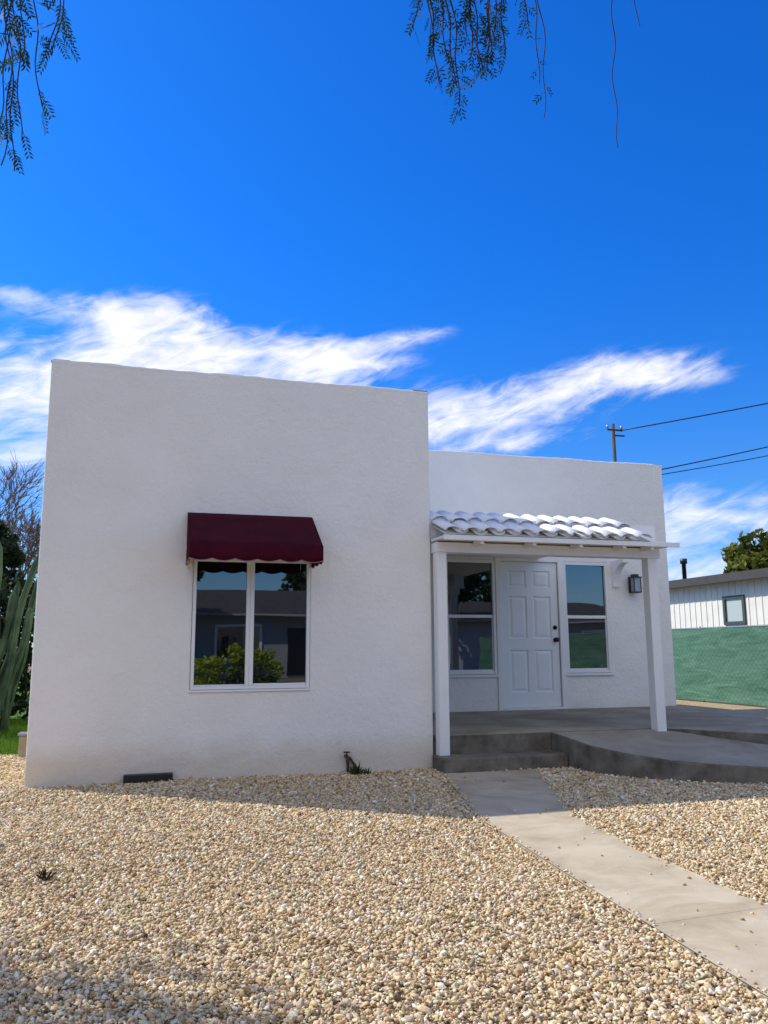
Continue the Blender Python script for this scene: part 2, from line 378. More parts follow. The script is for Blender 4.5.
def tiles(g):
    y0,z0,y1,z1=-.37,2.24,.42,2.545
    L=math.hypot(y1-y0,z1-z0); d=Vector((0,(y1-y0)/L,(z1-z0)/L)); nrm=Vector((0,-d.z,d.y))
    n=12; sp=.191
    def tile(cx,s0,s1,r0,r1,lift,up):
        seg=12; b=len(g.v)
        cx2=cx+random.uniform(-.02,.02); lf=random.uniform(-.006,.008); cx+=random.uniform(-.006,.006)
        for th in (0,.010):
            for (s,r,cc,lv) in ((s0,r0,cx,lift+lf),(s1,r1,cx2,lift*.4)):
                for k in range(seg+1):
                    a=math.pi*k/seg; c=math.cos(a)*(r-th); h=math.sin(a)*(r-th)*.55
                    if not up: h=-h+r*.35
                    g.v.append(tuple(Vector((cc+c,y0,z0))+d*s+nrm*(h+lv)))
        m=seg+1
        for k in range(seg):
            g.f.append((b+k,b+k+1,b+m+k+1,b+m+k)); g.f.append((b+2*m+k+1,b+2*m+k,b+3*m+k,b+3*m+k+1))
            g.f.append((b+k+1,b+k,b+2*m+k,b+2*m+k+1)); g.f.append((b+m+k,b+m+k+1,b+3*m+k+1,b+3*m+k))
        g.f.append((b,b+m,b+3*m,b+2*m)); g.f.append((b+seg,b+2*m+seg,b+3*m+seg,b+m+seg))
    for i in range(n):
        cx=.11+i*sp
        for (s0,s1,l) in ((0+random.uniform(-.02,.02),.46,.022),(.40+random.uniform(-.03,.03),L,.038)):
            tile(cx,s0,s1,.084,.074,l,True)
            if i<n-1: tile(cx+sp/2,s0+.03,s1,.070,.066,l-.020,False)
    X1=.11+(n-1)*sp+.085
    g.poly([(.02,y0+.02,z0-.005),(X1,y0+.02,z0-.005),(X1,y1,z1-.01),(.02,y1,z1-.01)])
    g.poly([(X1,y0+.02,z0-.005),(X1,y0+.02,z0-.02),(X1,y1,z0-.02),(X1,y1,z1-.01)])
add("tiles",roofp,M_tile,tiles,True)
def corbel(g):
    x0,x1=3.80,3.90; pr=[(0,2.40),(-.30,2.40),(-.30,2.35)]+[(-.30+.27*math.sin(a),2.35-.33*(1-math.cos(a))) for a in [i*math.pi/2/8 for i in range(1,9)]]+[(0,2.0)]
    b=len(g.v)
    for x in (x0,x1):
        for (y,z) in pr: g.v.append((x,REC-.002+y,z))
    m=len(pr); g.f.append(tuple(b+i for i in range(m))); g.f.append(tuple(b+m+i for i in reversed(range(m))))
    for i in range(m): j=(i+1)%m; g.f.append((b+j,b+i,b+m+i,b+m+j))
add("bracket",house,M_trim,corbel)
lan=bpy.data.objects.new("wall_lantern",None); link(lan); lan.location=(4.13,REC,1.95); attach(lan,house)
lan["label"]="black box-shaped porch lantern with clear glass sides"
LX,LY,LZ=4.11,REC-.11,1.95
def lbody(g):
    g.box(LX-.045,LX+.045,REC-.018,REC-.001,LZ-.01,LZ+.22)
    g.box(LX-.012,LX+.012,REC-.11,REC-.018,LZ+.235,LZ+.255)
    g.box(LX-.055,LX+.055,LY-.055,LY+.055,LZ-.02,LZ)
    g.box(LX-.07,LX+.07,LY-.07,LY+.07,LZ+.20,LZ+.215)
    g.box(LX-.038,LX+.038,LY-.038,LY+.038,LZ+.215,LZ+.25)
    for sx in (-1,1):
        for sy in (-1,1): g.box(LX+sx*.055-.006,LX+sx*.055+.006,LY+sy*.055-.006,LY+sy*.055+.006,LZ-.015,LZ+.20)
add("lantern_body",lan,M_black,lbody)
m_lg=mat("lantern_glass",(.30,.32,.33),None,.05,1,(),.6)
add("lantern_glass",lan,m_lg,lambda g:g.box(LX-.046,LX+.046,LY-.046,LY+.046,LZ,LZ+.20))
add("foundation_vent",house,M_black,lambda g:g.box(-2.83,-2.42,-.075,-.004,-.03,.095),bw=.006)
def tap(g):
    g.tube([(-.87,-.0,.17),(-.87,-.06,.17),(-.87,-.09,.155),(-.87,-.10,.12)],[.014,.014,.014,.016],10)
    g.tube([(-.87,-.06,.17),(-.87,-.062,.205)],.007,8)
    g.tube([(-.87,-.062,.205),(-.87,-.062,.214)],.032,12)
    g.tube([(-.85,-.02,.0),(-.85,-.02,.16)],.013,8); g.tube([(-.87,-.02,.17),(-.83,-.02,.15),(-.79,-.03,.09),(-.78,-.04,0)],.012,8)
add("hose_tap",house,M_rust,tap,True)
slabpts=[(.01,.0),(2.45,.0),(2.66,-.16),(2.86,-.50),(3.12,-.84),(3.6,-1.08),(4.3,-1.25),(6.6,-1.4),(6.6,1.9),(4.77,1.9),(4.77,REC-.003),(.01,REC-.003)]
def slab2(g):
    pts=slabpts
    g.poly([(x,y,ZF) for x,y in pts])
    for i in range(len(pts)):
        a=pts[i]; b=pts[(i+1)%len(pts)]; g.poly([(a[0],a[1],-.05),(b[0],b[1],-.05),(b[0],b[1],ZF),(a[0],a[1],ZF)])
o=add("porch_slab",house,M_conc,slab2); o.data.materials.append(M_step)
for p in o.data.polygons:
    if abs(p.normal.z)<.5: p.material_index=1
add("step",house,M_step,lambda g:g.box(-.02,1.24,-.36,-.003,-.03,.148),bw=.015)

foot=[(1.245,-.02,.312),(1.25,-.40,.288),(1.30,-.70,.25),(1.45,-1.0,.215),(1.68,-1.25,.182),(1.95,-1.46,.162),(2.37,-1.70,.142),(3.1,-2.0,.128),(4.4,-2.3,.118),(6.6,-2.45,.11)]
inner=[(1.25,-.003,.311),(1.45,-.003,.311),(1.75,-.003,.311),(2.05,-.003,.310),(2.44,-.003,.307),(2.65,-.17,.285),(2.85,-.51,.25),(3.11,-.85,.215),(4.28,-1.26,.19),(6.6,-1.41,.18)]
def crv(L,k=4):
    out=[]
    for i in range(len(L)-1):
        P=[Vector(L[max(i-1,0)]),Vector(L[i]),Vector(L[i+1]),Vector(L[min(i+2,len(L)-1)])]
        for j in range(k):
            t=j/k; out.append(.5*((2*P[1])+(P[2]-P[0])*t+(2*P[0]-5*P[1]+4*P[2]-P[3])*t*t+(-P[0]+3*P[1]-3*P[2]+P[3])*t**3))
    return out+[Vector(L[-1])]
footc=crv(foot); innc=[]
for i in range(len(inner)-1):
    for j in range(4): innc.append(Vector(inner[i]).lerp(Vector(inner[i+1]),j/4))
innc.append(Vector(inner[-1]))
def apron(g):
    n=len(footc); rows=5; b=len(g.v)
    for i in range(n):
        for j in range(rows+1): g.v.append(tuple(footc[i].lerp(innc[i],j/rows)))
    m=rows+1
    for i in range(n-1):
        for j in range(rows): g.f.append((b+i*m+j,b+(i+1)*m+j,b+(i+1)*m+j+1,b+i*m+j+1))
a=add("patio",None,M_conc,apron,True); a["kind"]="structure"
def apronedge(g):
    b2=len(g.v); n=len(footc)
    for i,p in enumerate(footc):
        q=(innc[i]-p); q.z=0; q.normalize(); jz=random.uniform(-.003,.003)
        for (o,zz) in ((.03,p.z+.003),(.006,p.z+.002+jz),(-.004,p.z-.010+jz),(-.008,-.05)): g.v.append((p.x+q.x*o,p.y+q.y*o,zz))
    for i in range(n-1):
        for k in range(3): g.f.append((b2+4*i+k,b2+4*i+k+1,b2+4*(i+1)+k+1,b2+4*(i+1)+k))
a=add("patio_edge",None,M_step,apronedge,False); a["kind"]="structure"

# ---------------------------------------------------------------- GROUND
def sheet(name,pts,z,m,kind="structure"):
    o=mesh(name,[(x,y,z) for x,y in pts],[tuple(range(len(pts)))],m); o["kind"]=kind; return o
sheet("ground",[(-300,-300),(300,-300),(300,300),(-300,300)],-.02,M_dirt)
sheet("gravel_bed",[(-9,-9.2),(12,-9.2),(12,12),(4.8,12),(-3.5,12),(-3.5,2.5),(-9,2.5)],0.0,M_bed)
M_lawn=mat("lawn",(.06,.14,.015),(.15,.27,.03),.95,6,[(60,.8,.03)],.1)
sheet("lawn",[(-30,2.5),(-3.45,2.5),(-3.45,40),(-30,40)],.006,M_lawn)
pathL=[(-.05,-.36),(-.28,-1.4),(-.50,-2.34),(-.60,-3.55),(-.67,-4.5),(-.72,-5.3),(-.85,-9.2)]
pathR=[(.88,-.38),(.50,-1.42),(.12,-2.45),(-.01,-3.5),(-.04,-4.45),(-.05,-5.3),(-.1,-9.2)]
def pathmesh(g):
    cuts=[[0,1,2],[2,3,4],[4,5],[5,6]]
    for c in cuts:
        L=[pathL[i] for i in c]; Rr=[pathR[i] for i in c]
        L[0]=(L[0][0],L[0][1]-.014); Rr[0]=(Rr[0][0],Rr[0][1]-.014)
        ring=L+Rr[::-1]; b=len(g.v); n=len(ring)
        for (x,y) in ring: g.v.append((x,y,-.03))
        for (x,y) in ring: g.v.append((x,y,.024))
        for i in range(len(c)-1):
            a0=b+n+i; a1=b+n+i+1; r0=b+n+n-1-i; r1=b+n+n-2-i; g.f.append((a0,a1,r1,r0))
        for i in range(n): j=(i+1)%n; g.f.append((b+j,b+i,b+n+i,b+n+j))
p=add("path",None,M_path,pathmesh); p["kind"]="structure"; bev(p,.008)

def inpoly(px,py,poly):
    ins=np.zeros(len(px),bool); n=len(poly)
    for i in range(n):
        x1,y1=poly[i][:2]; x2,y2=poly[(i+1)%n][:2]
        c=((y1>py)!=(y2>py))&(px<(x2-x1)*(py-y1)/(y2-y1+1e-12)+x1); ins^=c
    return ins
CAM=np.array([-2.7117,-7.6244,1.1365]); YAW=.2845
pathpoly=pathL+pathR[::-1]
patiopoly=[(f[0],f[1]) for f in footc]+[(6.6,2.9),(-.02,2.9),(-.02,-.37),(1.24,-.37)]
def build_gravel():
    dens=8200; x0,x1,y0,y1=-5.0,5.2,-6.8,2.5
    n=int(dens*(x1-x0)*(y1-y0)); x=np.random.uniform(x0,x1,n); y=np.random.uniform(y0,y1,n)
    dx=x-CAM[0]; dy=y-CAM[1]; az=np.arctan2(dx,dy)-YAW; dist=np.hypot(dx,dy)
    keep=(np.abs(az)<math.radians(31))&(dist>1.9)
    # a few stones stray over the path's edges
    jx=x+np.random.normal(0,.012,n); stray=np.random.rand(n)<.0025
    keep&=~((x>-W-.005)&(x<0.0)&(y>-.004)); keep&=(~inpoly(jx,y,pathpoly))|stray; keep&=~inpoly(x,y,patiopoly); keep&=~((x>0)&(y>-.02))
    keep&=np.random.rand(n)<np.clip(1.25-dist*.085,.40,1)
    x,y,dist=x[keep],y[keep],dist[keep]
    onp=inpoly(x,y,pathpoly)
    pal=np.array([(.69,.53,.31),(.75,.60,.39),(.61,.44,.23),(.80,.70,.51),(.52,.36,.18),(.67,.49,.27),(.47,.40,.31),(.38,.24,.13),(.86,.79,.66),(.26,.20,.14)])
    pw=np.array([.18,.18,.15,.13,.09,.11,.06,.04,.06,.02]); pw/=pw.sum()
    def pack(sel,sub):
        bm=bmesh.new(); bmesh.ops.create_icosphere(bm,subdivisions=sub,radius=1)
        bv=np.array([v.co[:] for v in bm.verts]); bf=np.array([[v.index for v in f.verts] for f in bm.faces]); bm.free()
        N=len(sel); nv=len(bv)
        r=(np.random.lognormal(math.log(.0063),.34,N).clip(.0035,.0155)*(1+.12*np.clip(dist[sel]-5,0,3))).astype(np.float32)
        sc=np.stack([r*np.random.uniform(1.0,1.6,N),r*np.random.uniform(.7,1.1,N),r*np.random.uniform(.45,.85,N)],1)
        jit=np.random.normal(1,.17,(N,nv)).clip(.6,1.45)
        V=(bv[None]*jit[...,None]).astype(np.float32)
        for k in range(4 if sub>1 else 1):
            nn=np.random.normal(size=(N,3)); nn/=np.linalg.norm(nn,axis=1)[:,None]
            dd=(V*nn[:,None]).sum(2); ex=np.clip(dd-.52,0,None); V=V-nn[:,None]*ex[...,None]*.97
        V=V*sc[:,None]
        def rot(ax,a):
            c,s_=np.cos(a),np.sin(a); Rm=np.zeros((N,3,3)); i,j=[(1,2),(0,2),(0,1)][ax]
            Rm[:,ax,ax]=1; Rm[:,i,i]=c; Rm[:,j,j]=c; Rm[:,i,j]=-s_; Rm[:,j,i]=s_; return Rm
        Rm=rot(2,np.random.uniform(0,6.28,N))@rot(0,np.random.normal(0,.45,N))@rot(1,np.random.normal(0,.45,N))@rot(2,np.random.uniform(0,6.28,N))
        V=np.einsum('nij,nkj->nki',Rm,V)
        z=r*.5+np.abs(np.random.normal(0,.005,N))+.006*np.sin(x[sel]*2.1)+.006*np.cos(y[sel]*2.7)+.006
        z=np.where(onp[sel],.024+r*.4,z)
        V+=np.stack([x[sel],y[sel],z],1)[:,None]
        F=(bf[None]+(np.arange(N)*nv)[:,None,None]).reshape(-1,3)
        ci=np.random.choice(len(pal),N,p=pw); c=pal[ci]*np.random.uniform(.78,1.15,(N,1))*np.random.normal(1,.03,(N,3))
        C=np.repeat(np.concatenate([c.clip(0,.9),np.ones((N,1))],1),nv,axis=0)
        return V.reshape(-1,3),F,C
    near=np.where(dist<3.3)[0]; far=np.where(dist>=3.3)[0]
    V1,F1,C1=pack(near,2); V2,F2,C2=pack(far,1)
    V=np.concatenate([V1,V2]); F=np.concatenate([F1,F2+len(V1)]); C=np.concatenate([C1,C2])
    me=bpy.data.meshes.new("gravel"); me.vertices.add(len(V)); me.vertices.foreach_set("co",V.astype(np.float32).ravel())
    me.loops.add(len(F)*3); me.loops.foreach_set("vertex_index",F.astype(np.int32).ravel())
    me.polygons.add(len(F)); me.polygons.foreach_set("loop_start",np.arange(0,len(F)*3,3,dtype=np.int32)); me.polygons.foreach_set("loop_total",np.full(len(F),3,dtype=np.int32))
    me.update(calc_edges=True)
    at=me.color_attributes.new("stone",'FLOAT_COLOR','POINT'); at.data.foreach_set("color",C.astype(np.float32).ravel())
    me.materials.append(M_stone)
    o=bpy.data.objects.new("gravel",me); link(o); o["kind"]="stuff"
    print("gravel",len(near),len(far))
build_gravel()

# ---------------------------------------------------------------- vegetation
def leafmesh(name,quads,tones,m,parent=None):
    v=[];f=[]
    for q in quads:
        n=len(v); v+=q; f.append(tuple(range(n,n+len(q))))
    me=bpy.data.meshes.new(name); me.from_pydata([tuple(a) for a in v],[],f); me.update()
    at=me.attributes.new("tone",'FLOAT','FACE'); at.data.foreach_set("value",np.array(tones,dtype=np.float32))
    me.materials.append(m); o=bpy.data.objects.new(name,me); link(o)
    if parent: attach(o,parent)
    return o
def rv(s=1.): return Vector((random.gauss(0,s),random.gauss(0,s),random.gauss(0,s)))
def crown_quads(clumps,per,size):
    Q=[];T=[]
    for (c,r) in clumps:
        c=Vector(c); base=random.uniform(.05,.6)
        for i in range(per):
            d=rv(); d.normalize(); p=c+Vector((d.x*r,d.y*r,d.z*r*.8))*random.uniform(.35,1)**.6
            a=rv().normalized(); b=a.cross(rv()).normalized(); s=size*random.uniform(.6,1.4)
            Q.append([p-a*s,p+b*s*.45,p+a*s,p-b*s*.45]); T.append(min(1,max(0,base+random.uniform(-.2,.35)+.25*d.z)))
    return Q,T
def tree(name,base,h,cr,label,m=M_leaf,per=130,nc=34,size=.13,cat="tree",trunk_r=.18,bark=M_bark,flat=1.,group=None):
    t=thing(name,base,label,cat,group); B=Vector(base)
    g=G(); top=B+Vector((random.uniform(-.3,.3),random.uniform(-.3,.3),h-cr*flat))
    midp=B.lerp(top,.5)+Vector((.1,.05,0))
    g.tube([B-Vector((0,0,.1)),midp,top],[trunk_r,trunk_r*.7,trunk_r*.4],10)
    clumps=[]
    for i in range(nc):
        d=rv().normalized(); c=top+Vector((d.x*cr,d.y*cr,d.z*cr*flat*.85))*random.uniform(.3,.95); r=cr*random.uniform(.2,.36); clumps.append((c,r))
        if i%3==0: g.tube([B.lerp(top,random.uniform(.5,1)),(top+c)/2+rv(.1),c],[trunk_r*.35,trunk_r*.2,.02],6)
    g.mesh("trunk",bark,True,t)
    Q,T=crown_quads(clumps,per,size); leafmesh("crown",Q,T,m,t)
    return t
tree("tree",(25.3,23.5,0),7.1,2.3,"sunlit yellow-green tree behind the neighbouring house",M_leafsun,per=150,nc=34,size=.2)
tree("tree",(30.2,24,0),7.6,3.0,"sunlit yellow-green tree behind the neighbouring house",M_leafsun,per=150,nc=36,size=.22)
tree("tree",(21.6,28,0),5.2,1.2,"small dark tree top beyond the neighbouring roof",M_leafdark,per=90,nc=18,size=.16)
tree("tree",(-6.75,13,0),4.5,1.2,"dense dark evergreen tree beyond the lawn",M_leafdark,per=260,nc=36,size=.10)
tree("tree",(-8.2,14.5,0),4.9,2.0,"dense dark evergreen tree beyond the lawn",M_leafdark,per=260,nc=40,size=.14)
tree("tree",(-5.9,11.0,0),3.9,.9,"dense dark evergreen tree beyond the lawn",M_leafdark,per=240,nc=30,size=.08)
def baretree(base,h,label,seed):
    random.seed(seed)
    t=thing("bare_tree",base,label,"tree"); g=G()
    def br(p,d,L,r,k):
        q=p+d*L; mpt=(p+q)/2+rv(L*.05); g.tube([p,mpt,q],[r,r*.8,r*.6],4,False)
        if k==0: return
        for i in range(3 if k>1 else 5):
            nd=(d+rv(.36)+Vector((0,0,.12))).normalized(); br(q if i<2 else mpt,nd,L*random.uniform(.62,.84),max(r*.55,.008),k-1)
    br(Vector(base),Vector((0,0,1)),h*.3,.11,6)
    g.mesh("branches",M_greybark,True,t)
baretree((-6.35,16,0),6.0,"leafless brown tree with fine twigs",3)
baretree((-7.4,17,0),6.6,"leafless brown tree with fine twigs",11)
baretree((-6.0,19,0),6.4,"leafless brown tree with fine twigs",5)
random.seed(21)
Q,T=crown_quads([((x,random.uniform(7.4,8.2),z),.5) for x in np.arange(-12,-4.3,.4) for z in (.35,.85,1.35,1.8,2.1)],150,.08)
hd=thing("hedge",(-8,7.8,0),"dark green clipped hedge at the lawn's far side","hedge"); leafmesh("foliage",Q,T,M_leafdark,hd)
def cactus(base,label,xs,hh=3.0):
    t=thing("cactus",base,label,"cactus"); g=G(); B=Vector(base)
    for i,xo in enumerate(xs):
        b=B+Vector((xo*.6,random.uniform(-.3,.3),0))
        h=hh*random.uniform(.55,1.0)*(1-.25*abs(xo)); lean=Vector((xo*.75+random.uniform(-.1,.1),random.uniform(-.15,.15),0))
        seg=24; n=26; r=random.uniform(.034,.046); n0=len(g.v); ph=random.uniform(0,6)
        for j in range(n+1):
            tt=j/n; c=b+lean*tt**1.3+Vector((.03*math.sin(j*.35+ph),.02*math.cos(j*.4+ph),h*tt)); rad=r*(1+.10*math.sin(j*.9+ph))*(1 if tt<.95 else math.sqrt(max(0.02,1-((tt-.95)/.05)**2)))
            for k in range(seg):
                a=2*math.pi*k/seg+ph; q=rad*(1+.30*math.cos(a*6)); g.v.append((c.x+q*math.cos(a),c.y+q*math.sin(a),c.z))
        for j in range(n):
            for k in range(seg): k2=(k+1)%seg; g.f.append((n0+j*seg+k,n0+j*seg+k2,n0+(j+1)*seg+k2,n0+(j+1)*seg+k))
    g.mesh("stems",M_cactus,True,t)
cactus((-4.9,5.2,0),"tall clump of ribbed grey-green columnar cactus stems",[-.6,-.5,-.42,-.33,-.25,-.16,-.08,0,.07,.14,.22,.3,.38,.46,.54,.6],2.95)
cactus((-6.2,5.6,0),"tall clump of ribbed grey-green columnar cactus stems",[-.5,-.36,-.2,-.05,.1,.22,.34,.48])
Q=[];T=[]
for i in range(22000):
    x=random.uniform(-5.6,-3.66); y=random.uniform(2.5,7.2)
    h=random.uniform(.03,.10); a=random.uniform(0,6.28); w=.004; b=Vector((x,y,.004)); s=Vector((math.cos(a)*w,math.sin(a)*w,0)); tip=b+Vector((random.gauss(0,.02),random.gauss(0,.02),h))
    Q.append([b-s,b+s,tip]); T.append(random.random())
gr=leafmesh("grass",Q,T,M_grass); gr["kind"]="stuff"
ub=thing("utility_box",(-3.92,2.3,0),"small pale concrete utility box beside the wall","box")
add("box_body",ub,M_path,lambda g:g.box(-3.96,-3.76,2.2,2.38,-.02,.24),bw=.012)
add("lid",ub,M_metal,lambda g:(g.box(-3.975,-3.745,2.185,2.395,.242,.27)),bw=.006)

def weed(base,label,m,n=40,s=.09):
    t=thing("weed",base,label,"weed"); Q=[];T=[]; B=Vector(base)
    for i in range(n):
        d=(rv(.6)+Vector((0,0,.9))).normalized(); L=s*random.uniform(.4,1); p=B+rv(s*.15); p.z=abs(p.z)*.3+.01; q=p+d*L; sd=d.cross(rv()).normalized()*s*.07
        mm=(p+q)/2+rv(s*.04); Q.append([p,mm-sd,q,mm+sd]); T.append(random.random())
    leafmesh("leaves",Q,T,m,t)
weed((-.80,-.10,.015),"small dark weed growing at the wall base",M_weedg,70,.12)
weed((-.70,-.13,.015),"small dark weed growing at the wall base",M_weedg,40,.08)
weed((-3.14,-3.0,.02),"dried brown sprig lying on the gravel",M_weed,50,.07)
weed((-2.66,-4.05,.02),"dried brown sprig lying on the gravel",M_weed,24,.04)

# pepper tree
pt=thing("pepper_tree",(-8.1,-3.6,0),"pepper tree with drooping feathery branches over the yard","tree")
g=G()
g.tube([(-8.1,-3.6,-.1),(-8.15,-3.5,1.2),(-7.9,-3.3,2.4),(-7.8,-3.2,3.6)],[.34,.26,.22,.18],12)
g.tube([(-7.8,-3.2,3.5),(-6.8,-3.6,4.8),(-5.2,-4.0,5.6),(-3.4,-4.1,5.75),(-1.6,-4.1,5.55),(-.1,-4.0,5.4)],[.16,.13,.09,.06,.04,.015],8)
g.tube([(-7.8,-3.2,3.5),(-7.9,-2.8,4.6),(-7.9,-2.4,5.6)],[.16,.1,.04],8)
g.tube([(-7.9,-3.3,3.2),(-8.9,-4.2,4.6),(-9.6,-4.8,5.4)],[.14,.09,.03],8)
g.tube([(-7.8,-3.2,3.6),(-7.3,-2.8,4.9),(-6.9,-2.6,5.7)],[.14,.09,.03],8)
Q=[];T=[]
def spray(p,d,L,tone):
    d=d.normalized(); side=d.cross(Vector((random.gauss(0,.5),random.gauss(0,1),.2))).normalized(); n=int(L/.0125)
    w0=side*.0014; Q.append([p-w0,p+w0,p+d*L]); T.append(.2)
    for i in range(2,n):
        t=i/n; c=p+d*L*t+Vector((0,0,-.03*t*t)); ll=.036*(1-.45*abs(t-.4))*random.uniform(.8,1.1)
        for sg in (-1,1):
            dd=(side*sg+d*.75+Vector((0,0,-.25))+rv(.08)).normalized(); nn=dd.cross(d).normalized(); ww=dd.cross(nn).normalized()*.0045
            e=c+dd*ll; mm=c+dd*ll*.45; Q.append([c,mm-ww,e,mm+ww]); T.append(min(1,max(0,tone+random.uniform(-.2,.2))))
def strand(x,y,ztop,zend,dens,sl=(.12,.2),zl=(0,9),rad=.0035,wob=.03):
    k=max(3,int((ztop-zend)/.05)); st=(ztop-zend)/k; ph=random.uniform(0,6)
    pts=[]
    for i in range(k+1):
        u=i*st; f=(k-i)*st
        pts.append(Vector((x+wob*math.sin(f*4+ph)-wob*math.sin(ph)+.012*math.sin(f*15+ph),y+wob*math.cos(f*3.3+ph),ztop-u)))
    add("twig",pt,M_twig,lambda gg:gg.tube(pts,[rad+.002*(1-i/k) for i in range(k+1)],4,False),True)
    for i in range(1,k+1):
        if pts[i].z>zl[1] or pts[i].z<zl[0]: continue
        nd=int(dens)+(1 if random.random()<dens-int(dens) else 0)
        for _ in range(nd):
            spray(pts[i],Vector((random.gauss(0,.7),random.gauss(0,.7),-random.uniform(.35,1.1))),random.uniform(*sl),random.uniform(.0,1.))
for (x,y,ze) in ((-3.36,-4.0,3.24),(-3.33,-4.05,3.36),(-3.42,-3.95,3.30),(-3.26,-4.0,3.56),(-3.20,-4.1,3.76),(-3.46,-3.9,3.5),(-3.24,-3.95,3.9),(-3.34,-4.1,3.75)):
    strand(x,y,5.7,ze,.62,(.08,.13),zl=(0,4.35))
for (x,y,ze) in ((-1.46,-4.0,4.42),(-1.40,-4.05,4.36),(-1.33,-3.95,4.12),(-1.27,-4.05,4.03),(-1.23,-4.0,4.00),(-1.14,-4.1,4.12),(-1.08,-4.1,4.20),(-1.0,-3.9,4.30),(-.93,-3.95,4.38),(-1.17,-4.05,4.25),(-1.29,-4.0,4.2),(-.84,-4.05,4.52),(-1.5,-4.05,4.55),(-1.0,-4.0,4.4),(-1.21,-4.1,4.3)):
    strand(x,y,5.5,ze,1.7,(.055,.10),zl=(0,4.8))
strand(-.72,-4.0,5.45,4.02,1,(.04,.07),zl=(4.15,4.25),rad=.0022); strand(-.76,-4.02,5.45,4.2,1,(.05,.08),zl=(4.3,4.5),rad=.0022)
strand(-.27,-4.0,5.4,3.90,1,(.03,.05),zl=(4.45,4.5),rad=.0022,wob=.015); strand(-.1,-4.0,5.4,4.70,1,(.03,.05),zl=(4.7,4.8),rad=.0022)
CC=Vector((-7.75,-2.6,4.9))
for i in range(560):
    d=rv().normalized(); p=CC+Vector((d.x*1.75,d.y*1.75,abs(d.z)*1.3))*random.uniform(.4,1)
    L=random.uniform(.5,1.5)
    for _ in range(10):
        s=p+Vector((random.gauss(0,.09),random.gauss(0,.09),-random.uniform(0,L))); a=(Vector((random.gauss(0,.5),random.gauss(0,.5),-1))).normalized(); b=a.cross(rv()).normalized()
        ln=random.uniform(.14,.22); Q.append([s,s+a*ln*.5-b*.038,s+a*ln,s+a*ln*.5+b*.038]); T.append(random.random())
g.mesh("trunk",M_bark,True,pt)
leafmesh("crown",Q,T,M_pepper,pt)

# ---------------------------------------------------------------- fence
fe=thing("fence",(8.8,6,0),"chain-link fence covered with green privacy mesh","fence")
def fab(g):
    ys=np.arange(-14,22.01,.15); zs=np.linspace(.03,1.56,9); b=len(g.v)
    for y in ys:
        for z in zs:
            s=.006*math.sin(y*2.1+z*2)+.003*math.sin(y*5.3-z*4); top=-.02*abs(math.sin(y*math.pi/2.4)) if z>1.5 else 0
            g.v.append((8.79+s,y,z+top))
    m=len(zs)
    for i in range(len(ys)-1):
        for j in range(m-1): g.f.append((b+i*m+j,b+(i+1)*m+j,b+(i+1)*m+j+1,b+i*m+j+1))
add("mesh_cover",fe,M_fence,fab,True)
add("top_rail",fe,M_metal,lambda g:g.tube([(8.85,-14,1.56),(8.85,22,1.56)],.02,8),True)
for i,y in enumerate(np.arange(-14,22.1,2.4)):
    add("post",fe,M_metal,lambda g:(g.tube([(8.86,y,-.1),(8.86,y,1.60)],.028,8)),True)

# ---------------------------------------------------------------- neighbouring house
nh=thing("neighbouring_house",(14,9,0),"low cream board-and-batten house with dark flat roof","house")
nz=2.74
m_side=mat("cream_siding",(.74,.71,.62),(.82,.79,.71),.7,3,(),.3)
def nwall(g):
    hx=(8.70,9.40,1.74,2.34)
    X=11.0; y0,y1=-3.0,12.2
    for a,b in ((y0,hx[0]),(hx[1],y1)): g.poly([(X,b,0),(X,a,0),(X,a,nz),(X,b,nz)])
    g.poly([(X,hx[1],0),(X,hx[0],0),(X,hx[0],hx[2]),(X,hx[1],hx[2])]); g.poly([(X,hx[1],hx[3]),(X,hx[0],hx[3]),(X,hx[0],nz),(X,hx[1],nz)])
    g.poly([(X,y0,0),(19,y0,0),(19,y0,nz),(X,y0,nz)]); g.poly([(19,y0,0),(19,y1,0),(19,y1,nz),(19,y0,nz)]); g.poly([(19,y1,0),(X,y1,0),(X,y1,nz),(19,y1,nz)])
    for y in np.arange(y0+.1,y1,.22):
        if hx[0]-.09<y<hx[1]+.07:
            g.box(X-.014,X-.001,y,y+.03,.0,hx[2]-.08); g.box(X-.014,X-.001,y,y+.03,hx[3]+.08,nz)
        else: g.box(X-.014,X-.001,y,y+.03,.0,nz)
add("wall",nh,m_side,nwall)
add("roof",nh,M_roof,lambda g:(g.box(10.7,19.5,-3.5,12.7,nz+.002,nz+.15),))
m_fas=mat("dark_brown_fascia",(.05,.045,.04),(.07,.06,.055),.6)
add("fascia",nh,m_fas,lambda g:(g.box(10.67,10.698,-3.5,12.7,nz-.03,nz+.17)))
nw=bpy.data.objects.new("window",None); link(nw); nw.location=(11,9.1,1.7); attach(nw,nh)
def nframe(g,w=.08,xx=10.96):
    y0,y1,z0,z1=8.70,9.40,1.74,2.34
    g.box(xx,11.04,y0-.03,y0+w-.03,z0-.05,z1+.05); g.box(xx,11.04,y1-w+.03,y1+.03,z0-.05,z1+.05)
    g.box(xx+.002,11.04,y0+w-.03,y1-w+.03,z1-.03,z1+.05); g.box(xx+.002,11.04,y0+w-.03,y1-w+.03,z0-.05,z0+.03)
m_gf=mat("grey_green_trim",(.05,.075,.07),None,.6)
add("frame",nw,m_gf,lambda g:nframe(g)); add("pane",nw,mat("pale_blind_glass",(.45,.50,.47),None,.15,1,(),.6),lambda g:g.box(11.0,11.02,8.72,9.38,1.76,2.32))
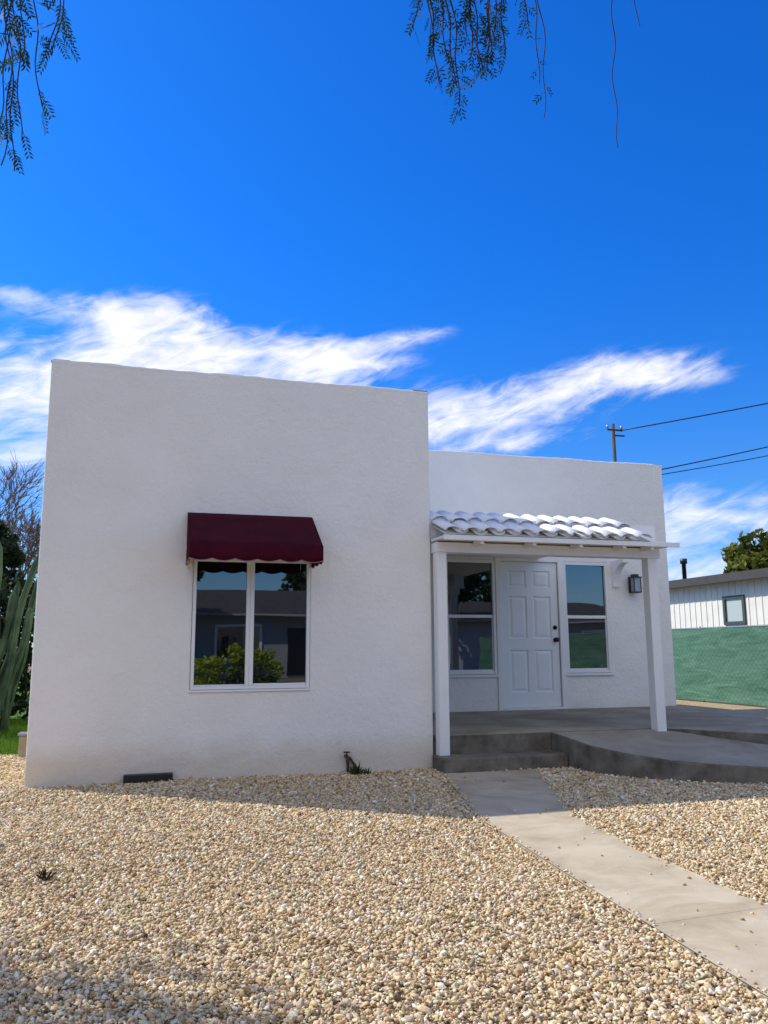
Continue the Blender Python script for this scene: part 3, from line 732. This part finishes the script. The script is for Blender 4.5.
add("vent_pipe",nh,M_black,lambda g:(g.tube([(12.2,12.5,nz+.1),(12.2,12.5,nz+.80),(12.2,12.5,nz+.81),(12.2,12.5,nz+.95)],[.06,.06,.10,.10],10)),True)

# ---------------------------------------------------------------- utility poles and cables
def upole(base,h,label):
    t=thing("utility_pole",base,label,"utility pole"); x,y,_=base
    add("pole_shaft",t,M_wood,lambda g:g.tube([(x,y,-.1),(x,y,h)],[.10,.065],10),True)
    add("crossarm",t,M_wood,lambda g:(g.box(x-.34,x+.34,y-.13,y-.08,h-.32,h-.25)))
    for a in (-.32,.32): add("insulator",t,M_metal,lambda g:g.tube([(x+a,y-.1,h-.25),(x+a,y-.1,h-.15),(x+a,y-.1,h-.08)],[.03,.06,.03],8),True)
    add("bracket",t,M_wood,lambda g:g.box(x+.08,x+.5,y-.04,y+.04,h-.50,h-.45))
upole((15.25,20.55,0),10.15,"weathered wooden utility pole with crossarm and insulators")
upole((26.8,7.4,0),10.9,"weathered wooden utility pole with crossarm and insulators")
def cable(a,b,sag,r,label):
    a=Vector(a); b=Vector(b); t=thing("overhead_cable",a,label,"cable","overhead cables between the poles")
    pts=[a.lerp(b,i/24)-Vector((0,0,4*sag*(i/24)*(1-i/24))) for i in range(25)]
    add("wire",t,M_cable,lambda g:g.tube(pts,r,6),True)
cable((15.5,20.4,9.85),(26.8,7.3,10.8),.12,.024,"thick black overhead cable")
cable((4.6,3.4,3.84),(26.8,7.4,10.7),.35,.010,"thin black service cable running from the house")
cable((4.6,3.6,3.80),(26.8,7.5,10.4),.48,.008,"thin black service cable running from the house")

# ---------------------------------------------------------------- street side behind the viewer (seen in the glass)
sheet("sidewalk",[(-60,-11),(60,-11),(60,-9.2),(-60,-9.2)],.03,M_path)
sheet("road",[(-80,-21),(80,-21),(80,-12),(-80,-12)],-.012,M_asph)
mesh("kerb",*(lambda gg:(gg.v,gg.f))(G().box(-60,60,-12,-11.0,-.05,.028)),M_conc)["kind"]="structure"
sheet("road_marking",[(-80,-16.56),(80,-16.56),(80,-16.44),(-80,-16.44)],-.008,M_paintline)
def backhouse(x,y,w,h,label,col):
    t=thing("house",(x,y,0),label,"house")
    mm=mat("siding_%d"%int(x+50),col,None,.8)
    add("wall",t,mm,lambda g:g.box(x-w/2,x+w/2,y-8,y,0,h))
    def rf(g):
        a=w/2+.6; b=len(g.v); g.v+= [(x-a,y+.7,h),(x+a,y+.7,h),(x+a,y-8.7,h),(x-a,y-8.7,h),(x-a+2,y-4,h+1.3),(x+a-2,y-4,h+1.3)]
        for q in ((0,1,5,4),(1,2,5),(2,3,4,5),(3,0,4),(3,2,1,0)): g.f.append(tuple(b+i for i in q))
    add("roof",t,M_roof,rf)
    add("fascia",t,M_fasc,lambda g:g.box(x-w/2-.6,x+w/2+.6,y+.702,y+.73,h-.04,h+.04))
    add("door",t,M_dark,lambda g:g.box(x-.5,x+.5,y+.001,y+.05,.1,2.1))
    for a,b_ in ((1.5,3.2),(-3.4,-1.7)):
        add("window",t,M_glass,lambda g:g.box(x+a,x+b_,y+.001,y+.05,.9,2.1))
    add("window_trim",t,M_trim,lambda g:frame_box(g,x+1.4,x+3.3,.8,2.2,y+.002,y+.07,.1)); add("window_trim",t,M_trim,lambda g:frame_box(g,x-3.5,x-1.6,.8,2.2,y+.002,y+.07,.1))
backhouse(-10,-27,12,2.6,"single-storey tan house with hipped roof across the street",(.40,.34,.26))
backhouse(3.6,-27,11,2.6,"single-storey grey house with hipped roof across the street",(.30,.32,.32))
backhouse(19,-27,12,2.6,"single-storey grey house with hipped roof across the street",(.42,.43,.44))
backhouse(-25,-27,12,2.6,"single-storey grey house with hipped roof across the street",(.35,.36,.38))
random.seed(5)
for (x,y,h,c) in ((-16,-24,8,2.9),(-2.6,-25,6.2,2.0),(12.0,-25,7,2.0),(-7,-38,8.5,3.2),(10,-38,7.5,2.6),(31,-24,7,2.6),(-5.4,-23.5,5.6,1.9),(-9.5,-24,7.2,2.5),(8.3,-24,5.0,1.5),(-13,-37,9,3.5),(-20,-37,10,3.5),(20,-38,9,3.4),(-1.8,-38,7.4,2.2),(15.5,-37,8,2.6),(6.4,-38,6.6,2.0)):
    tree("tree",(x,y,0),h,c,"leafy green street tree across the road",M_leafdark if (int(x)%2) else M_leaf,per=80,nc=30,size=.22)
def shrub(base,h,m,label,n=14,sp=.4):
    t=thing("shrub",base,label,"shrub"); B=Vector(base)
    cl=[(B+Vector((random.uniform(-sp,sp),random.uniform(-.4,.4),random.uniform(.25,h-.2))),.28) for _ in range(n)]
    gg=G(); gg.tube([B,B+Vector((0,0,h*.5))],[.05,.02],6); gg.mesh("stem",M_bark,True,t)
    Q,T=crown_quads(cl,90,.07); leafmesh("foliage",Q,T,m,t)
shrub((-1.45,-11.4,0),1.15,M_lemon,"bright yellow-green shrub beside the footpath")
shrub((-.3,-10.9,0),.8,M_leaf,"low green shrub beside the footpath")
shrub((1.2,-22.3,0),1.6,M_lemon,"bright yellow-green shrub across the road",20,.9)

# ---------------------------------------------------------------- WORLD
SUN=Vector((-3.05,2.30,3.75)).normalized()
elev=math.asin(SUN.z); az=math.atan2(SUN.x,SUN.y)
w=bpy.data.worlds.new("World"); scene.world=w; w.use_nodes=True
nt=w.node_tree; nt.nodes.clear()
out=nt.nodes.new("ShaderNodeOutputWorld"); bg=nt.nodes.new("ShaderNodeBackground"); nt.links.new(bg.outputs[0],out.inputs[0])
bg.inputs[1].default_value=.15
sky=nt.nodes.new("ShaderNodeTexSky"); sky.sky_type='NISHITA'; sky.sun_disc=False
sky.sun_elevation=elev; sky.sun_rotation=az%(2*math.pi); sky.altitude=0; sky.air_density=1.0; sky.dust_density=.4; sky.ozone_density=3.0
hs=nt.nodes.new("ShaderNodeHueSaturation"); hs.inputs["Saturation"].default_value=1.32; hs.inputs["Value"].default_value=1.0
nt.links.new(sky.outputs[0],hs.inputs["Color"])
class E:
    def __init__(s,o): s.o=o
    @staticmethod
    def op(k,*a):
        n=nt.nodes.new("ShaderNodeMath"); n.operation=k
        for i,x in enumerate(a):
            if isinstance(x,E): nt.links.new(x.o,n.inputs[i])
            else: n.inputs[i].default_value=x
        return E(n.outputs[0])
    def __add__(s,b): return E.op('ADD',s,b)
    def __sub__(s,b): return E.op('SUBTRACT',s,b)
    def __mul__(s,b): return E.op('MULTIPLY',s,b)
    def __radd__(s,b): return E.op('ADD',b,s)
def sstep(x,a,b):
    n=nt.nodes.new("ShaderNodeMapRange"); n.interpolation_type='SMOOTHSTEP'; nt.links.new(x.o,n.inputs[0])
    n.inputs[1].default_value=a; n.inputs[2].default_value=b; n.inputs[3].default_value=0; n.inputs[4].default_value=1; return E(n.outputs[0])
tc=nt.nodes.new("ShaderNodeTexCoord"); sp=nt.nodes.new("ShaderNodeSeparateXYZ"); nt.links.new(tc.outputs["Generated"],sp.inputs[0])
X,Y,Z=[E(o) for o in sp.outputs]
AZ=E.op('ARCTAN2',X,Y)*57.2958; EL=E.op('ARCSINE',Z)*57.2958
tmix=nt.nodes.new("ShaderNodeMix"); tmix.data_type='RGBA'; nt.links.new(sstep(EL,2.,28.).o,tmix.inputs[0])
tmix.inputs[6].default_value=(.55,.78,1.14,1); tmix.inputs[7].default_value=(.20,.80,1.42,1)
tint=nt.nodes.new("ShaderNodeMix"); tint.data_type='RGBA'; tint.blend_type='MULTIPLY'; tint.inputs[0].default_value=1
nt.links.new(hs.outputs[0],tint.inputs[6]); nt.links.new(tmix.outputs[2],tint.inputs[7])
def gauss(a0,e0,sa,se,rot,wt):
    c,s_=math.cos(math.radians(rot)),math.sin(math.radians(rot)); da=AZ-a0; de=EL-e0
    u=(da*c+de*s_)*(1/sa); v=(de*c-da*s_)*(1/se)
    return E.op('EXPONENT',(u*u+v*v)*-1.)*wt
blobs=[(-8,17.0,7,3.0,0,1.15),(-7,22.3,6,.9,-3,.75),(-1,19.8,5,2.4,0,.85),(2,21.3,4.5,2.0,-14,1.0),(7,19.6,7,2.3,-6,1.15),(13,20.2,5,1.5,4,.95),(18,21.6,3.6,.6,8,.8),
       (21,16.2,6,2.0,6,1.0),(29.5,17.3,6,1.7,7,1.05),(35.5,18.2,4.5,1.2,-6,1.15),(25,14.0,6,.8,4,.6),(38,8.6,6,2.2,0,.9),(33,5,12,2.0,0,.6),(-9,12,7,2.0,0,.6)]
mask=None
for b in blobs:
    q=gauss(*b); mask=q if mask is None else mask+q
mask=E.op('MINIMUM',mask,1.25)
def wnoise(sx,sy,rot,scale,det,dist,rough=.6):
    c,s_=math.cos(math.radians(rot)),math.sin(math.radians(rot))
    u=(AZ*c+EL*s_)*sx; v=(EL*c-AZ*s_)*sy
    cb=nt.nodes.new("ShaderNodeCombineXYZ"); nt.links.new(u.o,cb.inputs[0]); nt.links.new(v.o,cb.inputs[1])
    n=nt.nodes.new("ShaderNodeTexNoise"); nt.links.new(cb.outputs[0],n.inputs["Vector"]); n.inputs["Scale"].default_value=scale
    n.inputs["Detail"].default_value=det; n.inputs["Roughness"].default_value=rough; n.inputs["Distortion"].default_value=dist
    return E(n.outputs["Fac"])
n1=wnoise(.11,.24,10,1.5,10,.9,.56); n2=wnoise(.16,.55,17,1.7,9,1.0,.60)
tex=n1*.55+n2*.45
dens=sstep(mask*.62+(tex-.5)*2.3,.08,1.05)*sstep(mask,.02,.6)
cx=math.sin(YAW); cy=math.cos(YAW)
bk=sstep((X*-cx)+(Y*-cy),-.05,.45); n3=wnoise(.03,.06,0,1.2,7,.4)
densfill=bk*sstep(n3,.34,.54)*sstep(EL,11.,22.)  # unseen cloud cover behind the camera, added to brighten the shaded walls
allc=E.op('MAXIMUM',dens*.97,densfill*.95)
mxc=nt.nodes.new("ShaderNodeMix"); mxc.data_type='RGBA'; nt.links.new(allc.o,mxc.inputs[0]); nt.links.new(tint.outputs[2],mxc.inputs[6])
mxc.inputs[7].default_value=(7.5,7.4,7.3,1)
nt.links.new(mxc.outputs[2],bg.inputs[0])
sl=bpy.data.lights.new("sun",'SUN'); sl.energy=5.0; sl.angle=math.radians(.53); sl.color=(1,.95,.87)
so=bpy.data.objects.new("sun",sl); link(so); so.rotation_euler=(-SUN).to_track_quat('-Z','Y').to_euler(); so.location=(-10,8,14)

# ---------------------------------------------------------------- CAMERA
pch,rol,yaw=.1678,.0058,-.2845
F=Vector((0,math.cos(pch),math.sin(pch))); R0=Vector((1,0,0)); U0=Vector((0,-math.sin(pch),math.cos(pch)))
U=U0*math.cos(rol)+R0*math.sin(rol); R=R0*math.cos(rol)-U0*math.sin(rol)
Mz=Matrix.Rotation(yaw,3,'Z'); F,U,R=Mz@F,Mz@U,Mz@R
cd=bpy.data.cameras.new("camera"); cd.sensor_fit='HORIZONTAL'; cd.sensor_width=36; cd.lens=36*814.6/768; cd.clip_end=2000; cd.clip_start=.05
co=bpy.data.objects.new("camera",cd); link(co)
mw=Matrix(((R.x,U.x,-F.x,-2.7117),(R.y,U.y,-F.y,-7.6244),(R.z,U.z,-F.z,1.1365),(0,0,0,1))); co.matrix_world=mw
scene.camera=co
